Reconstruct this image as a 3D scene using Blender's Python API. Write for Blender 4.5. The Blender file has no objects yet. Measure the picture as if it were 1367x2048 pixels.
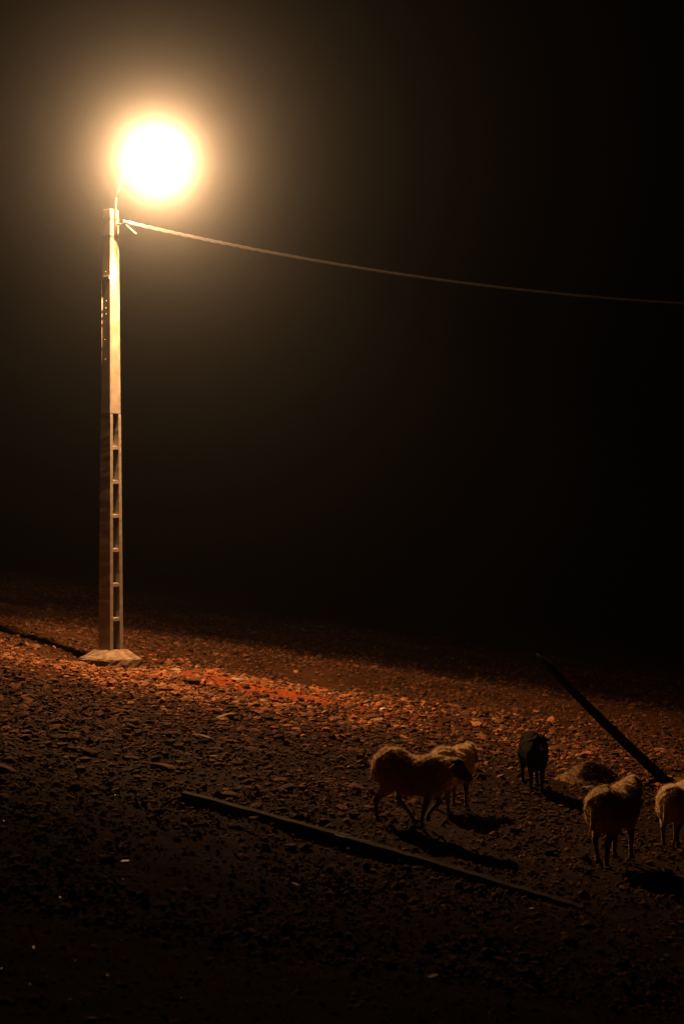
import bpy, bmesh, math, random
import numpy as np
from mathutils import Vector, Matrix

random.seed(7)
rng = np.random.default_rng(11)
scene = bpy.context.scene
C = scene.collection

# ------------------------------------------------------------------ camera
EYE = 2.42
F = 2848.0                      # focal length in photo pixels (50 mm, portrait 24x36)
cam_data = bpy.data.cameras.new('camera')
cam_data.lens = 50.06
cam_data.sensor_width = 36.0
cam_data.sensor_fit = 'AUTO'
cam_data.clip_start = 0.1
cam_data.clip_end = 1000.0
cam_data.dof.use_dof = True            # wide open at night, focused between the sheep and the pole
cam_data.dof.focus_distance = 20.0
cam_data.dof.aperture_fstop = 2.0
cam = bpy.data.objects.new('camera', cam_data)
C.objects.link(cam)
cam.location = (0, 0, EYE)
cam.rotation_euler = (math.radians(90), 0, 0)
scene.camera = cam

# ------------------------------------------------------------------ night sky
world = bpy.data.worlds.new('World')
scene.world = world
world.use_nodes = True
wn = world.node_tree.nodes
wl = world.node_tree.links
wn.clear()
wout = wn.new('ShaderNodeOutputWorld')
wbg = wn.new('ShaderNodeBackground')
wsky = wn.new('ShaderNodeTexSky')
wsky.sky_type = 'NISHITA'
wsky.sun_disc = False
wsky.sun_elevation = math.radians(2.0)
wsky.sun_rotation = math.radians(200)
wbg.inputs['Strength'].default_value = 0.00003
wl.new(wsky.outputs[0], wbg.inputs['Color'])
wl.new(wbg.outputs[0], wout.inputs['Surface'])

scene.view_settings.view_transform = 'Standard'
scene.view_settings.look = 'None'
scene.view_settings.exposure = 0.0
scene.view_settings.gamma = 1.0
scene.view_settings.use_curve_mapping = False
scene.render.engine = 'CYCLES'
scene.cycles.use_denoising = True
scene.cycles.denoiser = 'OPENIMAGEDENOISE'
scene.cycles.denoising_input_passes = 'RGB_ALBEDO_NORMAL'
scene.cycles.use_adaptive_sampling = False
scene.cycles.max_bounces = 4
scene.cycles.diffuse_bounces = 2
scene.cycles.volume_bounces = 0
scene.cycles.sample_clamp_indirect = 2.0
scene.cycles.caustics_reflective = False
scene.cycles.caustics_refractive = False

LAMP_POWER = 11500.0
LAMP_COLOUR = (1.0, 0.52, 0.22)
HAZE_DENSITY = 0.0098
HAZE_G = 0.985

# ------------------------------------------------------------------ helpers
def smooth(a, b, x):
    t = np.clip((np.asarray(x, float) - a) / (b - a), 0, 1)
    return t * t * (3 - 2 * t)

def hash2(ix, iy, seed):
    n = (ix.astype(np.int64) * 374761393 + iy.astype(np.int64) * 668265263 + seed * 974711) & 0x7fffffff
    n = ((n ^ (n >> 13)) * 1274126177) & 0x7fffffff
    n = n ^ (n >> 16)
    return (n & 0xffff) / 65535.0

def vnoise(x, y, seed=0):
    x = np.asarray(x, float); y = np.asarray(y, float)
    ix = np.floor(x); iy = np.floor(y)
    fx = x - ix; fy = y - iy
    fx = fx * fx * (3 - 2 * fx); fy = fy * fy * (3 - 2 * fy)
    a = hash2(ix, iy, seed); b = hash2(ix + 1, iy, seed)
    c = hash2(ix, iy + 1, seed); d = hash2(ix + 1, iy + 1, seed)
    return (a * (1 - fx) + b * fx) * (1 - fy) + (c * (1 - fx) + d * fx) * fy - 0.5

def fbm(x, y, seed=0, octaves=4):
    s = 0; amp = 1.0; f = 1.0
    for k in range(octaves):
        s = s + amp * vnoise(np.asarray(x) * f + 17.3 * k, np.asarray(y) * f - 9.1 * k, seed + k)
        amp *= 0.5; f *= 2.03
    return s

def sat(v, lim):
    return lim * np.tanh(v / lim)

def plane_h(x, y):
    return -0.15 * sat(np.asarray(x, float), 40.0) - 0.035 * sat(np.asarray(y, float), 60.0)

def ground_h(x, y):
    x = np.asarray(x, float); y = np.asarray(y, float)
    z = plane_h(x, y)
    # bank the photographer stands on, behind the frame
    z = z + 0.85 * (1 - smooth(1.0, 5.0, y))
    # shallow hollow behind the red bank, and the bank itself
    z = z - 0.16 * np.exp(-(((x + 1.0) / 3.6) ** 2 + ((y - 28.3) / 2.4) ** 2))
    t = (x + 3.4) * 0.62 - (25.0 - y) * 0.0
    z = z + 0.10 * np.exp(-((y - (25.2 - 0.62 * (x + 3.4))) / 0.75) ** 2) * smooth(-4.2, -2.6, x) * (1 - smooth(0.2, 2.2, x))
    # bank rising to the left behind the pole, and the scrape round its footing
    z = z + 0.22 * smooth(25.5, 34.0, y) * (1 - smooth(-8.5, -3.2, x)) * (1 - smooth(36.0, 60.0, y))
    z = z - 0.19 * np.exp(-(((x + 4.2) / 1.15) ** 2 + ((y - 25.6) / 1.3) ** 2))
    # broad and fine unevenness
    w = smooth(4.0, 8.0, y)
    z = z + w * (0.10 * fbm(x * 0.35, y * 0.35, 3, 3) + 0.05 * fbm(x * 1.7, y * 1.7, 21, 4) + 0.03 * fbm(x * 5.1, y * 5.1, 31, 3))
    return z

def pix(x, y, d):
    """world point seen at photo pixel (x, y) at distance d"""
    return Vector(((x - 683.5) / F * d, d, EYE - (y - 1024.0) / F * d))

def on_ground(x, y):
    """where the line of sight through a photo pixel meets the ground"""
    ds = np.arange(5.0, 120.0, 0.1)
    for _ in range(3):
        px_ = (x - 683.5) / F * ds
        pz_ = EYE - (y - 1024.0) / F * ds
        below = pz_ < ground_h(px_, ds)
        if not below.any():
            return pix(x, y, 120.0)
        k = int(np.argmax(below))
        ds = np.linspace(ds[max(k - 1, 0)], ds[k], 30)
    q = pix(x, y, float(ds[15]))
    return Vector((q.x, q.y, float(ground_h(q.x, q.y))))

def link(name, mesh, mat=None, parent=None):
    o = bpy.data.objects.new(name, mesh)
    C.objects.link(o)
    if mat is not None and mesh is not None and not mesh.materials:
        mesh.materials.append(mat)
    if parent is not None:
        o.parent = parent
    return o

def empty(name, loc=(0, 0, 0), rot=(0, 0, 0)):
    o = bpy.data.objects.new(name, None)
    o.empty_display_size = 0.2
    C.objects.link(o)
    o.location = loc
    o.rotation_euler = rot
    return o

def tag(o, label=None, cat=None, group=None, kind=None):
    if label: o['label'] = label
    if cat: o['category'] = cat
    if group: o['group'] = group
    if kind: o['kind'] = kind
    return o

def mesh_np(name, verts, faces, smooth_shade=False):
    """verts (n,3), faces (m,k) with k constant"""
    me = bpy.data.meshes.new(name)
    verts = np.ascontiguousarray(verts, dtype=np.float32)
    faces = np.ascontiguousarray(faces, dtype=np.int32)
    k = faces.shape[1]
    me.vertices.add(len(verts))
    me.vertices.foreach_set('co', verts.ravel())
    me.loops.add(faces.size)
    me.loops.foreach_set('vertex_index', faces.ravel())
    me.polygons.add(len(faces))
    me.polygons.foreach_set('loop_start', np.arange(0, faces.size, k, dtype=np.int32))
    me.polygons.foreach_set('loop_total', np.full(len(faces), k, dtype=np.int32))
    me.polygons.foreach_set('use_smooth', np.full(len(faces), smooth_shade, dtype=bool))
    me.update(calc_edges=True)
    me.validate()
    return me

def bm_mesh(name, bm, smooth_shade=False):
    me = bpy.data.meshes.new(name)
    bmesh.ops.recalc_face_normals(bm, faces=bm.faces)
    bm.to_mesh(me)
    bm.free()
    if smooth_shade:
        for p in me.polygons:
            p.use_smooth = True
    return me

def tube(points, radii, sides=8, cap=True):
    """verts and quads of a tube through points"""
    pts = [Vector(p) for p in points]
    n = len(pts)
    if not hasattr(radii, '__len__'):
        radii = [radii] * n
    bm = bmesh.new()
    rings = []
    ref = Vector((0, 0, 1))
    for i in range(n):
        t = (pts[min(i + 1, n - 1)] - pts[max(i - 1, 0)]).normalized()
        r = ref if abs(t.dot(ref)) < 0.95 else Vector((1, 0, 0))
        u = t.cross(r).normalized()
        v = u.cross(t).normalized()
        rings.append([bm.verts.new(pts[i] + radii[i] * (math.cos(a) * u + math.sin(a) * v))
                      for a in [2 * math.pi * k / sides for k in range(sides)]])
    for i in range(n - 1):
        for k in range(sides):
            bm.faces.new((rings[i][k], rings[i][(k + 1) % sides], rings[i + 1][(k + 1) % sides], rings[i + 1][k]))
    if cap:
        bm.faces.new(rings[0][::-1]); bm.faces.new(rings[-1])
    return bm

# ------------------------------------------------------------------ materials
def new_mat(name):
    m = bpy.data.materials.new(name)
    m.use_nodes = True
    nt = m.node_tree
    return m, nt, nt.nodes['Principled BSDF'], nt.nodes['Material Output']

def noise_mat(name, c1, c2, scale=8.0, rough=0.9, bump=0.3, bump_scale=40.0, spec=0.25, island=0.0, coords='Object', detail=6):
    m, nt, bsdf, out = new_mat(name)
    N, L = nt.nodes, nt.links
    tc = N.new('ShaderNodeTexCoord')
    nz = N.new('ShaderNodeTexNoise')
    nz.inputs['Scale'].default_value = scale
    nz.inputs['Detail'].default_value = detail
    L.new(tc.outputs[coords], nz.inputs['Vector'])
    ramp = N.new('ShaderNodeValToRGB')
    ramp.color_ramp.elements[0].position = 0.32
    ramp.color_ramp.elements[1].position = 0.7
    ramp.color_ramp.elements[0].color = (*c1, 1)
    ramp.color_ramp.elements[1].color = (*c2, 1)
    L.new(nz.outputs['Fac'], ramp.inputs['Fac'])
    col = ramp.outputs['Color']
    if island > 0:
        geo = N.new('ShaderNodeNewGeometry')
        mr = N.new('ShaderNodeMapRange')
        mr.inputs['To Min'].default_value = 1.0 - island
        mr.inputs['To Max'].default_value = 1.0 + island
        L.new(geo.outputs['Random Per Island'], mr.inputs['Value'])
        mix = N.new('ShaderNodeVectorMath'); mix.operation = 'SCALE'
        L.new(col, mix.inputs[0]); L.new(mr.outputs['Result'], mix.inputs['Scale'])
        col = mix.outputs['Vector']
        wn_ = N.new('ShaderNodeTexWhiteNoise'); wn_.noise_dimensions = '1D'
        L.new(geo.outputs['Random Per Island'], wn_.inputs['W'])
        tn = N.new('ShaderNodeMix'); tn.data_type = 'RGBA'
        tn.inputs['A'].default_value = (1.15, 0.80, 0.55, 1); tn.inputs['B'].default_value = (0.9, 1.05, 1.25, 1)
        L.new(wn_.outputs['Value'], tn.inputs['Factor'])
        ml = N.new('ShaderNodeVectorMath'); ml.operation = 'MULTIPLY'
        L.new(col, ml.inputs[0]); L.new(tn.outputs['Result'], ml.inputs[1])
        col = ml.outputs['Vector']
    L.new(col, bsdf.inputs['Base Color'])
    bsdf.inputs['Roughness'].default_value = rough
    bsdf.inputs['Specular IOR Level'].default_value = spec
    if bump > 0:
        n2 = N.new('ShaderNodeTexNoise')
        n2.inputs['Scale'].default_value = bump_scale
        n2.inputs['Detail'].default_value = 8
        L.new(tc.outputs[coords], n2.inputs['Vector'])
        bp = N.new('ShaderNodeBump')
        bp.inputs['Strength'].default_value = bump
        bp.inputs['Distance'].default_value = 0.02
        L.new(n2.outputs['Fac'], bp.inputs['Height'])
        L.new(bp.outputs['Normal'], bsdf.inputs['Normal'])
    return m

M = {}
M['concrete'] = noise_mat('concrete', (0.24, 0.20, 0.15), (0.38, 0.33, 0.265), 5.0, 0.9, 0.4, 60.0)
M['footing'] = noise_mat('rough_concrete', (0.15, 0.095, 0.055), (0.40, 0.28, 0.18), 7.0, 0.95, 0.5, 30.0)
M['steel'] = noise_mat('galvanised_steel', (0.30, 0.30, 0.30), (0.42, 0.42, 0.41), 20.0, 0.5, 0.1, 60.0, 0.5)
M['cable'] = noise_mat('cable_sheath', (0.30, 0.29, 0.27), (0.45, 0.43, 0.41), 6.0, 0.5, 0.1, 50.0, 0.5)
M['stone'] = noise_mat('stone', (0.042, 0.0165, 0.0065), (0.120, 0.053, 0.020), 9.0, 0.95, 0.4, 30.0, 0.2, 0.8)
M['lamp_tint'] = noise_mat('lamp_tinted_stone', (0.14, 0.058, 0.021), (0.34, 0.155, 0.060), 9.0, 0.95, 0.4, 30.0, 0.2, 0.6)  # lighter tint carries the lamp's bright pool in the stone colour
M['pale_stone'] = noise_mat('pale_stone', (0.24, 0.16, 0.09), (0.36, 0.26, 0.16), 9.0, 0.95, 0.3, 40.0, 0.2)
M['post_wood'] = noise_mat('tarred_wood', (0.010, 0.008, 0.007), (0.022, 0.017, 0.013), 12.0, 0.9, 0.4, 35.0, 0.1)
M['old_timber'] = noise_mat('old_timber', (0.02, 0.013, 0.008), (0.055, 0.037, 0.024), 12.0, 0.9, 0.4, 35.0, 0.15)
M['dull_iron'] = noise_mat('dull_iron', (0.07, 0.06, 0.05), (0.14, 0.12, 0.10), 20.0, 0.6, 0.1, 60.0, 0.4)
M['dark_wood'] = noise_mat('weathered_dark_wood', (0.035, 0.026, 0.02), (0.075, 0.055, 0.04), 12.0, 0.85, 0.4, 35.0, 0.2)
M['straw'] = noise_mat('dry_straw', (0.15, 0.11, 0.05), (0.28, 0.21, 0.10), 15.0, 0.9, 0.0, 1, 0.2, 0.4)
M['litter'] = noise_mat('pale_scrap', (0.55, 0.52, 0.47), (0.75, 0.72, 0.66), 12.0, 0.5, 0.1, 40.0, 0.5)
M['black_eye'] = noise_mat('eye', (0.01, 0.008, 0.006), (0.02, 0.015, 0.01), 12.0, 0.15, 0.0)
M['hoof'] = noise_mat('hoof_horn', (0.03, 0.025, 0.02), (0.06, 0.05, 0.04), 30.0, 0.6, 0.1, 60.0)

def glass_scrap():
    m, nt, b, o = new_mat('broken_glass')
    nz = nt.nodes.new('ShaderNodeTexNoise'); nz.inputs['Scale'].default_value = 30
    mr = nt.nodes.new('ShaderNodeMapRange')
    mr.inputs['To Min'].default_value = 0.22; mr.inputs['To Max'].default_value = 0.45
    nt.links.new(nz.outputs['Fac'], mr.inputs['Value'])
    nt.links.new(mr.outputs['Result'], b.inputs['Roughness'])
    b.inputs['Base Color'].default_value = (0.35, 0.36, 0.34, 1)
    b.inputs['Specular IOR Level'].default_value = 0.6
    return m
M['glass'] = glass_scrap()

def ground_material():
    m, nt, b, out = new_mat('stony_soil')
    N, L = nt.nodes, nt.links
    tc = N.new('ShaderNodeTexCoord')
    n1 = N.new('ShaderNodeTexNoise'); n1.inputs['Scale'].default_value = 0.7; n1.inputs['Detail'].default_value = 6
    n2 = N.new('ShaderNodeTexNoise'); n2.inputs['Scale'].default_value = 22.0; n2.inputs['Detail'].default_value = 8
    n2.inputs['Roughness'].default_value = 0.7
    L.new(tc.outputs['Object'], n1.inputs['Vector']); L.new(tc.outputs['Object'], n2.inputs['Vector'])
    r1 = N.new('ShaderNodeValToRGB')
    r1.color_ramp.elements[0].position = 0.35; r1.color_ramp.elements[0].color = (0.040, 0.0145, 0.005, 1)
    r1.color_ramp.elements[1].position = 0.68; r1.color_ramp.elements[1].color = (0.082, 0.032, 0.0115, 1)
    L.new(n1.outputs['Fac'], r1.inputs['Fac'])
    # lamp falloff put into the soil colour: foreground darker, ground by the pole lighter
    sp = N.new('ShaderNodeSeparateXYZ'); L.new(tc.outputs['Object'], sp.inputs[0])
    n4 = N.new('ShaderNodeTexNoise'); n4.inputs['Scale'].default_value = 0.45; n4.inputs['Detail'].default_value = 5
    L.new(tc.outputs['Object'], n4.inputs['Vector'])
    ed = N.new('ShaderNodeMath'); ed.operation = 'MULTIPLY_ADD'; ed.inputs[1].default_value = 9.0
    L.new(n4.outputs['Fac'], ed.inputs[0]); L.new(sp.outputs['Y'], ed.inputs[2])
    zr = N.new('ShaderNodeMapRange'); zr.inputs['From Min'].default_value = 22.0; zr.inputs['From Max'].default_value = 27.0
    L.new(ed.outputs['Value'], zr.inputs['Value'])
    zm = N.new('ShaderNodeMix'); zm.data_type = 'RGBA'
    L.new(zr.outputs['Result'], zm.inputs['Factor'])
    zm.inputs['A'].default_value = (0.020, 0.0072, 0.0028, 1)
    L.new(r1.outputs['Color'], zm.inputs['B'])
    # patch of red clay on the bank in front of the pole
    mp = N.new('ShaderNodeMapping')
    mp.inputs['Location'].default_value = (1.1, -24.1, 0)
    L.new(tc.outputs['Object'], mp.inputs['Vector'])
    rot = N.new('ShaderNodeVectorRotate'); rot.rotation_type = 'Z_AXIS'; rot.inputs['Angle'].default_value = math.radians(32)
    L.new(mp.outputs['Vector'], rot.inputs['Vector'])
    sc = N.new('ShaderNodeVectorMath'); sc.operation = 'MULTIPLY'; sc.inputs[1].default_value = (0.38, 0.95, 0.0)
    L.new(rot.outputs['Vector'], sc.inputs[0])
    ln = N.new('ShaderNodeVectorMath'); ln.operation = 'LENGTH'
    L.new(sc.outputs['Vector'], ln.inputs[0])
    n3 = N.new('ShaderNodeTexNoise'); n3.inputs['Scale'].default_value = 2.3; n3.inputs['Detail'].default_value = 6
    L.new(tc.outputs['Object'], n3.inputs['Vector'])
    ad = N.new('ShaderNodeMath'); ad.operation = 'MULTIPLY_ADD'; ad.inputs[1].default_value = 1.6
    L.new(n3.outputs['Fac'], ad.inputs[0]); L.new(ln.outputs['Value'], ad.inputs[2])
    mr = N.new('ShaderNodeMapRange'); mr.inputs['From Min'].default_value = 2.1; mr.inputs['From Max'].default_value = 1.1; mr.inputs['To Max'].default_value = 1.0
    L.new(ad.outputs['Value'], mr.inputs['Value'])
    red = N.new('ShaderNodeMix'); red.data_type = 'RGBA'
    L.new(mr.outputs['Result'], red.inputs['Factor'])
    L.new(zm.outputs['Result'], red.inputs['A'])
    red.inputs['B'].default_value = (0.30, 0.058, 0.010, 1)
    # grain
    r2 = N.new('ShaderNodeMapRange'); r2.inputs['From Min'].default_value = 0.25; r2.inputs['From Max'].default_value = 0.75
    r2.inputs['To Min'].default_value = 0.5; r2.inputs['To Max'].default_value = 1.45
    L.new(n2.outputs['Fac'], r2.inputs['Value'])
    ms = N.new('ShaderNodeVectorMath'); ms.operation = 'SCALE'
    L.new(red.outputs['Result'], ms.inputs[0]); L.new(r2.outputs['Result'], ms.inputs['Scale'])
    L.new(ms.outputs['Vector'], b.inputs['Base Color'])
    b.inputs['Roughness'].default_value = 1.0
    b.inputs['Specular IOR Level'].default_value = 0.1
    bp = N.new('ShaderNodeBump'); bp.inputs['Strength'].default_value = 0.9; bp.inputs['Distance'].default_value = 0.04
    L.new(n2.outputs['Fac'], bp.inputs['Height']); L.new(bp.outputs['Normal'], b.inputs['Normal'])
    return m
M['ground'] = ground_material()

def wool_material(name, c1, c2, translucent=0.35):
    m, nt, b, out = new_mat(name)
    N, L = nt.nodes, nt.links
    tc = N.new('ShaderNodeTexCoord')
    nz = N.new('ShaderNodeTexNoise'); nz.inputs['Scale'].default_value = 14; nz.inputs['Detail'].default_value = 5
    L.new(tc.outputs['Object'], nz.inputs['Vector'])
    ramp = N.new('ShaderNodeValToRGB')
    ramp.color_ramp.elements[0].position = 0.35; ramp.color_ramp.elements[1].position = 0.7
    ramp.color_ramp.elements[0].color = (*c1, 1); ramp.color_ramp.elements[1].color = (*c2, 1)
    L.new(nz.outputs['Fac'], ramp.inputs['Fac'])
    L.new(ramp.outputs['Color'], b.inputs['Base Color'])
    b.inputs['Roughness'].default_value = 1.0
    b.inputs['Specular IOR Level'].default_value = 0.1
    tr = N.new('ShaderNodeBsdfTranslucent')
    L.new(ramp.outputs['Color'], tr.inputs['Color'])
    mx = N.new('ShaderNodeMixShader'); mx.inputs['Fac'].default_value = translucent
    L.new(b.outputs[0], mx.inputs[1]); L.new(tr.outputs[0], mx.inputs[2])
    L.new(mx.outputs[0], out.inputs['Surface'])
    return m
M['fleece'] = wool_material('fleece', (0.78, 0.50, 0.25), (0.94, 0.66, 0.36), 0.12)
M['hide'] = noise_mat('fleece_hide', (0.72, 0.48, 0.26), (0.88, 0.64, 0.36), 16.0, 1.0, 0.6, 60.0, 0.1)
nt_ = M['hide'].node_tree                      # darker brown on the legs and face, below and ahead of the fleece
b_ = nt_.nodes['Principled BSDF']
src_ = b_.inputs['Base Color'].links[0].from_socket
tc_ = nt_.nodes.new('ShaderNodeTexCoord'); sx_ = nt_.nodes.new('ShaderNodeSeparateXYZ')
nt_.links.new(tc_.outputs['Object'], sx_.inputs[0])
lz_ = nt_.nodes.new('ShaderNodeMapRange'); lz_.inputs['From Min'].default_value = 0.30; lz_.inputs['From Max'].default_value = 0.24
nt_.links.new(sx_.outputs['Z'], lz_.inputs['Value'])
lx_ = nt_.nodes.new('ShaderNodeMapRange'); lx_.inputs['From Min'].default_value = 0.40; lx_.inputs['From Max'].default_value = 0.45
nt_.links.new(sx_.outputs['X'], lx_.inputs['Value'])
mxx_ = nt_.nodes.new('ShaderNodeMath'); mxx_.operation = 'MAXIMUM'
nt_.links.new(lz_.outputs['Result'], mxx_.inputs[0]); nt_.links.new(lx_.outputs['Result'], mxx_.inputs[1])
mc_ = nt_.nodes.new('ShaderNodeMix'); mc_.data_type = 'RGBA'
nt_.links.new(mxx_.outputs['Value'], mc_.inputs['Factor'])
nt_.links.new(src_, mc_.inputs['A']); mc_.inputs['B'].default_value = (0.16, 0.10, 0.06, 1)
nt_.links.new(mc_.outputs['Result'], b_.inputs['Base Color'])
for k_ in ('fleece', 'hide'):
    b_ = M[k_].node_tree.nodes['Principled BSDF']
    b_.inputs['Sheen Weight'].default_value = 0.9
    b_.inputs['Sheen Roughness'].default_value = 0.35
    b_.inputs['Sheen Tint'].default_value = (1.0, 0.75, 0.45, 1)
M['black_fleece'] = wool_material('black_fleece', (0.009, 0.006, 0.004), (0.018, 0.012, 0.008), 0.15)
M['black_hide'] = noise_mat('black_hide', (0.009, 0.006, 0.004), (0.018, 0.012, 0.008), 16.0, 0.9, 0.5, 60.0, 0.1)

# ------------------------------------------------------------------ ground
def axis(breaks):
    out = []
    for a, b, s in breaks:
        out.append(np.arange(a, b, s))
    return np.concatenate(out + [np.array([breaks[-1][1]])])
gx = axis([(-110, -40, 5.0), (-40, -13, 0.6), (-13, 13, 0.075), (13, 40, 0.6), (40, 110, 5.0)])
gy = axis([(-40, 0, 4.0), (0, 6, 0.4), (6, 20, 0.06), (20, 34, 0.075), (34, 52, 0.2), (52, 80, 1.0), (80, 160, 5.0)])
X, Y = np.meshgrid(gx, gy)
Z = ground_h(X, Y)
nx, ny = len(gx), len(gy)
idx = np.arange(nx * ny).reshape(ny, nx)
quads = np.stack([idx[:-1, :-1], idx[:-1, 1:], idx[1:, 1:], idx[1:, :-1]], -1).reshape(-1, 4)
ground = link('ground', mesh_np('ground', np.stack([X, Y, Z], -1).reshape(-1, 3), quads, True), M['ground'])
tag(ground, kind='structure')

# ------------------------------------------------------------------ utility pole
PX, PY = -4.21, 25.97
PZ = EYE - (1330 - 1024.0) / F * PY
NV = Vector((0.78, -0.626, 0)).normalized()      # face with the openings, towards the lamp
UV = Vector((-NV.y, NV.x, 0))                    # along that face, to the right
pole = empty('utility_pole', (PX, PY, PZ))
pole.rotation_euler = (0, 0, math.atan2(UV.y, UV.x))   # local x = along the open face, local -y = its normal
tag(pole, 'tall tapering concrete utility pole with ladder openings in its lower half, on a squat footing', 'utility pole')
def zpix(y):       # height over the pole's foot of photo row y
    return EYE - (y - 1024.0) / F * PY - PZ
ZTOP = zpix(420)
ZF = zpix(1299)                                   # top of the footing
def half(z):       # half width of the shaft
    t = (z - ZF) / (ZTOP - ZF)
    return 0.158 + (0.104 - 0.158) * t
def slab(bm, z0, z1, a0, a1, b0, b1):
    """tapered block; a, b are fractions of the half width across x and y"""
    vs = []
    for z in (z0, z1):
        h = half(z)
        for fa, fb in ((a0, b0), (a1, b0), (a1, b1), (a0, b1)):
            vs.append(bm.verts.new((fa * h, fb * h, z)))
    for f in ((3, 2, 1, 0), (4, 5, 6, 7), (0, 1, 5, 4), (1, 2, 6, 5), (2, 3, 7, 6), (3, 0, 4, 7)):
        bm.faces.new([vs[k] for k in f])
ROWS = [828, 890, 958, 1026, 1094, 1163, 1232]    # top of first opening, tops of the crossbars
zw = [zpix(r) for r in ROWS]
bm = bmesh.new()
slab(bm, zw[0], ZTOP, -1, 1, -1, 1)
bmesh.ops.bevel(bm, geom=bm.edges[:], offset=0.008, segments=1, affect='EDGES')
link('shaft', bm_mesh('shaft', bm), M['concrete'], pole)
for s in (-1, 1):
    bm = bmesh.new()
    slab(bm, ZF - 0.25, zw[0] - 0.004, *(sorted((s * 1.0, s * 0.52))), -1, 1)
    # chipped arrises
    ring = [e for e in bm.edges if abs(e.verts[0].co.z - e.verts[1].co.z) > 1]
    res = bmesh.ops.subdivide_edges(bm, edges=ring, cuts=60, use_grid_fill=True)
    for v in bm.verts:
        j = 0.0018
        v.co.x += random.uniform(-j, j) * 0.5
        v.co.y += random.uniform(-j, j) * 0.5
    link('upright', bm_mesh('upright', bm), M['concrete'], pole)
for i in range(1, 7):
    bm = bmesh.new()
    slab(bm, zw[i] - 0.085, zw[i], -0.515, 0.515, -0.97, 0.97)
    for v in bm.verts:
        if v.co.z > zw[i] - 0.01 and v.co.y < 0:
            v.co.z -= 0.03                        # top slopes outwards
    link('crossbar', bm_mesh('crossbar', bm), M['concrete'], pole)
# footing: squat truncated pyramid
bm = bmesh.new()
a0, a1 = 0.41, 0.19
low = [(-a0, -a0 * 1.02), (a0, -a0), (a0 * 1.0, a0), (-a0 * 1.04, a0)]
pts = [[], [], []]
for k, (x, y) in enumerate(low):
    zz = zpix(1317)
    pts[0].append(bm.verts.new((x * 1.02, y * 1.02, -0.35)))
    pts[1].append(bm.verts.new((x, y, zz + (0.02, -0.015, 0.0, 0.01)[k])))
for x, y in ((-a1, -a1), (a1, -a1), (a1, a1), (-a1, a1)):
    pts[2].append(bm.verts.new((x * 1.12, y * 1.12, ZF)))
for a, b in ((0, 1), (1, 2)):
    for k in range(4):
        bm.faces.new((pts[a][k], pts[a][(k + 1) % 4], pts[b][(k + 1) % 4], pts[b][k]))
bm.faces.new(pts[2])
bmesh.ops.bevel(bm, geom=bm.edges[:], offset=0.012, segments=2, affect='EDGES')
bmesh.ops.subdivide_edges(bm, edges=[e for e in bm.edges if e.calc_length() > 0.2], cuts=5, use_grid_fill=True)
for v in bm.verts:
    v.co += Vector([random.uniform(-1, 1) * 0.008 for _ in range(3)])
link('footing', bm_mesh('footing', bm), M['footing'], pole)
# studs on the dark side face, and the conduit at its back edge
for r in (545, 604, 618, 630, 681, 720):
    z = zpix(r); h = half(z)
    bm = bmesh.new()
    bmesh.ops.create_cone(bm, cap_ends=True, segments=8, radius1=0.013, radius2=0.010, depth=0.022,
                          matrix=Matrix.Translation((-h - 0.013, 0.02 * random.uniform(-1, 1), z)) @ Matrix.Rotation(-math.pi / 2, 4, 'Y'))
    link('stud', bm_mesh('stud', bm), M['dull_iron'], pole)
z0, z1 = zpix(800), zpix(562)
bm = tube([(-half(z0) - 0.012, half(z0) * 0.8, z0), (-half((z0 + z1) / 2) - 0.012, half((z0 + z1) / 2) * 0.8, (z0 + z1) / 2), (-half(z1) - 0.012, half(z1) * 0.8, z1)], 0.010, 8)
link('conduit', bm_mesh('conduit', bm, True), M['dull_iron'], pole)
bm = bmesh.new()
z = zpix(558); h = half(z)
bmesh.ops.create_cube(bm, size=1.0, matrix=Matrix.Translation((-h - 0.012, 0, z)) @ Matrix.Diagonal((0.03, 2 * h, 0.05, 1)))
link('band_clamp', bm_mesh('band_clamp', bm), M['steel'], pole)

# ------------------------------------------------------------------ street lamp on its arm
LP = pix(314, 306, 25.1)
lamp = empty('street_lamp', (PX, PY, PZ), (0, 0, math.atan2(NV.y, NV.x)))   # local x = out along the arm
tag(lamp, 'glaring street lamp on a short arm at the top of the concrete pole', 'street lamp')
rel = LP - Vector((PX, PY, PZ))
REACH = rel.x * NV.x + rel.y * NV.y
HL = rel.z
side = rel.x * UV.x + rel.y * UV.y
arm_pts = [(0.115, 0, ZTOP - 0.55), (0.125, 0, ZTOP - 0.1)]
for k in range(1, 11):
    t = k / 10
    a = t * math.radians(78)
    x = 0.125 + (REACH - 0.3 - 0.125) * (1 - math.cos(a)) / (1 - math.cos(math.radians(78)))
    zz = ZTOP - 0.1 + (HL + 0.10 - ZTOP + 0.1) * math.sin(a) / math.sin(math.radians(78))
    arm_pts.append((x, side * t, zz))
bm = tube(arm_pts, 0.024, 10)
link('arm', bm_mesh('arm', bm, True), M['dull_iron'], lamp)
for zz in (ZTOP - 0.5, ZTOP - 0.18):
    bm = bmesh.new()
    h = half(zz) + 0.006
    bmesh.ops.create_cube(bm, size=1.0, matrix=Matrix.Translation((0.0, 0, zz)) @ Matrix.Diagonal((2 * h, 2 * h, 0.04, 1)))
    link('bracket', bm_mesh('bracket', bm), M['dull_iron'], lamp)
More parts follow.
